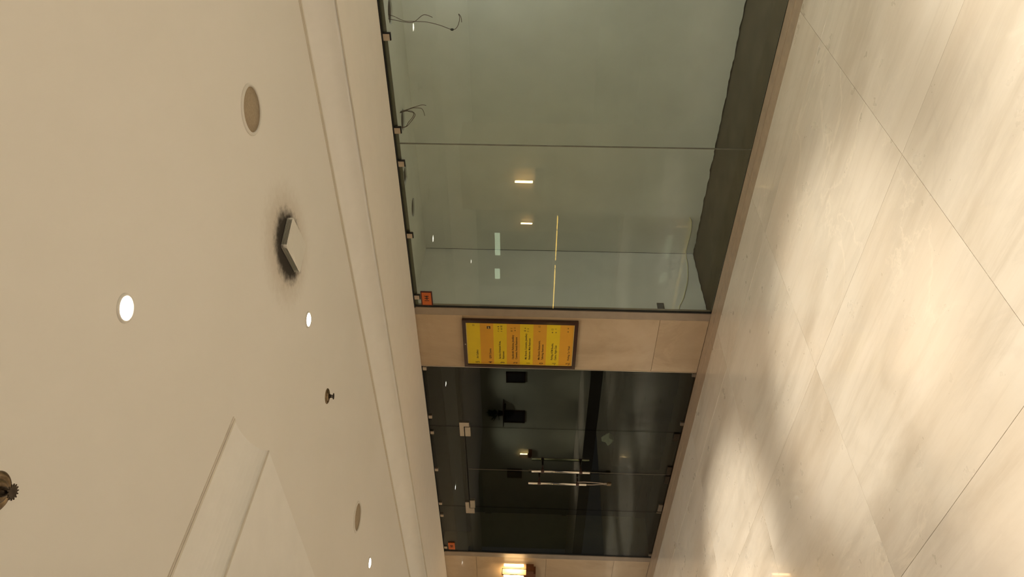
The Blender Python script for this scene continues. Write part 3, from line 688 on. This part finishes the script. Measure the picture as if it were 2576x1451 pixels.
# ================================================================== WALL LAMPS
def sconce(x, y, rotz, label, proto=[None]):
    if proto[0] is None:
        t = empty('wall_lamp', (x, y, 1.375))
        prism_y('bracket', [(x-0.18, 1.375), (x+0.12, 1.375), (x+0.12, 1.40), (x+0.18, 1.40), (x+0.18, 1.492), (x-0.18, 1.492)], y-0.095, y, M['lampbrown'], t)
        a, b, c, d_ = x-0.115, x+0.115, y-0.115, y-0.03; z0, z1 = 1.492, 1.79; q = 0.006
        L = []
        for xx in (a, b-q):
            for yy in (c, d_-q): L.append((xx, xx+q, yy, yy+q, z0, z1))
        for yy in (c, d_-q): L.append((a, b, yy, yy+q, z1-q, z1))
        for xx in (a, b-q): L.append((xx, xx+q, c, d_, z1-q, z1))
        boxes('cage', L, M['lampbrown'], t)
        box('front_glass', a+q, b-q, c+0.002, c+0.004, z0, z1-q, M['glass_clear'], t)
        lathe('tube', x, y-0.072, [(0.010, 1.522), (0.012, 1.526), (0.012, 1.764), (0.010, 1.768)], M['tube'], t, 16)
        lathe('socket', x, y-0.072, [(0.016, 1.492), (0.016, 1.524)], M['lampbrown'], t, 16)
        proto[0] = t
    else: t = dup(proto[0], (x, y, 1.375), rotz)
    return tag(t, label, 'wall lamp', 'glowing tube wall lamps')
sconce(-8.575, 0.0, 0, 'glowing tube wall lamp with brown bracket on the end pier')

# columns along the open edge (seen mirrored in the shop windows)
def column(x0, x1, y0, y1, label):
    c = struct(box('wall_column', x0, x1, y0, y1, 0.0, ZC, M['grout']), label, 'column')
    for za, zb_ in ((0.0, 1.25), (1.25, zb-0.001)):
        box('panel', x0-0.01, x1+0.01, y1, y1+0.018, za+0.001, zb_-0.001, M['wallstone'], c, 0.0015)
        box('panel', x0-0.01, x1+0.01, y0-0.018, y0, za+0.001, zb_-0.001, M['wallstone'], c, 0.0015)
        box('panel', x1, x1+0.018, y0, y1, za+0.001, zb_-0.001, M['wallstone'], c, 0.0015)
        box('panel', x0-0.018, x0, y0, y1, za+0.001, zb_-0.001, M['wallstone'], c, 0.0015)
    return c
column(-6.0, -4.98, -4.72, -4.10, 'marble clad column mirrored in the green window')
sconce(-5.48, -4.082, math.pi, 'glowing tube wall lamp mirrored in the green window')
sconce(-19.87, -9.999, math.pi, 'glowing tube wall lamp mirrored in the dark shopfront')
column(-9.35, -8.85, -8.52, -8.10, 'slender marble column across the atrium mirrored in the green window')
sconce(-9.10, -8.082, math.pi, 'glowing tube wall lamp across the atrium mirrored in the green window')
# glass balustrade with a lit handrail along the atrium edge
bl = tag(empty('balustrade', (-9.5, -5.42, 0.0)), 'glass balustrade with amber lit handrail mirrored in the shop windows', 'balustrade')
for k in range(3):
    x = -7.0-k*0.9
    box('glass_panel', x-0.89, x-0.01, -5.425, -5.413, 0.04, 1.06, M['glass_clear'], bl)
for xa, xb_ in ((-7.03, -7.30), (-7.33, -7.89), (-7.91, -7.97), (-8.09, -8.15), (-8.18, -9.6)):
    box('led_strip', xb_, xa, -5.402, -5.392, 1.092, 1.108, M['led'], bl)
box('handrail', -9.7, -7.0, -5.45, -5.39, 1.11, 1.15, M['steel'], bl)
box('base_shoe', -9.7, -7.0, -5.46, -5.38, 0.0, 0.05, M['satin'], bl)

# ================================================================== FAR SIDE OF THE ATRIUM (only mirrored in the glass)
struct(box('floor_far', -26, -2, -13.0, -7.6, -0.3, 0.0, M['floor']), 'marble floor on the far side of the atrium', 'floor')
wf = struct(box('wall_far', -26, -15.2, -10.4, -10.0, 0.0, 3.2, M['farwall']), 'olive wall on the far side of the atrium', 'wall')
for i, (x0, x1, z0, z1) in enumerate([(-16.4, -15.95, 1.63, 2.21), (-18.3, -17.72, 1.63, 2.28), (-21.3, -20.8, 1.7, 2.2)]):
    t = tag(empty('picture_frame', ((x0+x1)/2, -10.0, z0)), ['dark framed picture, first of three on the far wall', 'dark framed picture beside the potted plant on the far wall', 'dark framed picture, last of three on the far wall'][i], 'picture', 'pictures on the far wall')
    boxes('frame', [(x0, x1, -10.0, -9.96, z0, z0+.04), (x0, x1, -10.0, -9.96, z1-.04, z1), (x0, x0+.04, -10.0, -9.96, z0, z1), (x1-.04, x1, -10.0, -9.96, z0, z1)], M['brown'], t)
    box('canvas', x0+.04, x1-.04, -10.0, -9.98, z0+.04, z1-.04, M['picture'], t)
sh = tag(empty('wall_shelf', (-17.7, -9.85, 2.28)), 'small wall shelf carrying a plant on the far wall', 'shelf')
box('board', -18.2, -17.2, -9.99, -9.72, 2.28, 2.31, M['wood'], sh)
for x in (-18.0, -17.43): box('bracket', x, x+0.03, -9.99, -9.78, 2.22, 2.28, M['wood'], sh)
pp = tag(empty('potted_plant', (-17.7, -9.85, 2.31)), 'leafy potted plant on the far wall shelf', 'plant')
lathe('pot', -17.7, -9.85, [(0.07, 2.31), (0.10, 2.46), (0.085, 2.46)], M['brown'], pp, 16)
v, f = [], []
for i in range(60):
    a = random.uniform(0, 6.28); el = random.uniform(-0.2, 1.4); L = random.uniform(0.18, 0.38); c = Vector((-17.7, -9.85, 2.46))
    d = Vector((math.cos(a)*math.cos(el), abs(math.sin(a))*math.cos(el)*0.6, math.sin(el))); s = d.cross(Vector((0, 0, 1)));
    if s.length < 0.01: continue
    s.normalize(); b0 = c+d*L*0.45; k = len(v); v += [b0, b0+d*L*0.3+s*0.045, b0+d*L*0.62, b0+d*L*0.3-s*0.045]; f.append((k, k+1, k+2, k+3))
o = mesh('foliage', v, f, M['leaf'], pp); o['kind'] = 'stuff'
struct(box('ceiling_far', -26, -2, -13.0, -7.6, 3.2, 3.3, M['ceil']), 'ceiling over the far side of the atrium', 'ceiling')
wf2 = struct(box('wall_far_shop', -15.2, -2, -13.2, -13.0, 0.0, 3.2, M['dark']), 'dark shop wall on the far side of the atrium', 'wall')
for (x0, x1, z0, z1) in ((-13.0, -12.2, 2.55, 2.72), (-13.95, -13.1, 2.50, 2.66), (-14.9, -14.5, 2.52, 2.68)):
    box('lit_pane', x0, x1, -13.0, -12.98, z0, z1, M['winlit'], wf2)
for (x, y), lab in zip(((-16.4, -9.0), (-19.0, -9.0)), ('nearer', 'farther')):
    t = downlight(x, y, lab+' added recessed downlight to light the far olive wall', WARM, 2.6); t.location = (x, y, 3.2)  # lamps added so the olive wall is bright enough in the glass
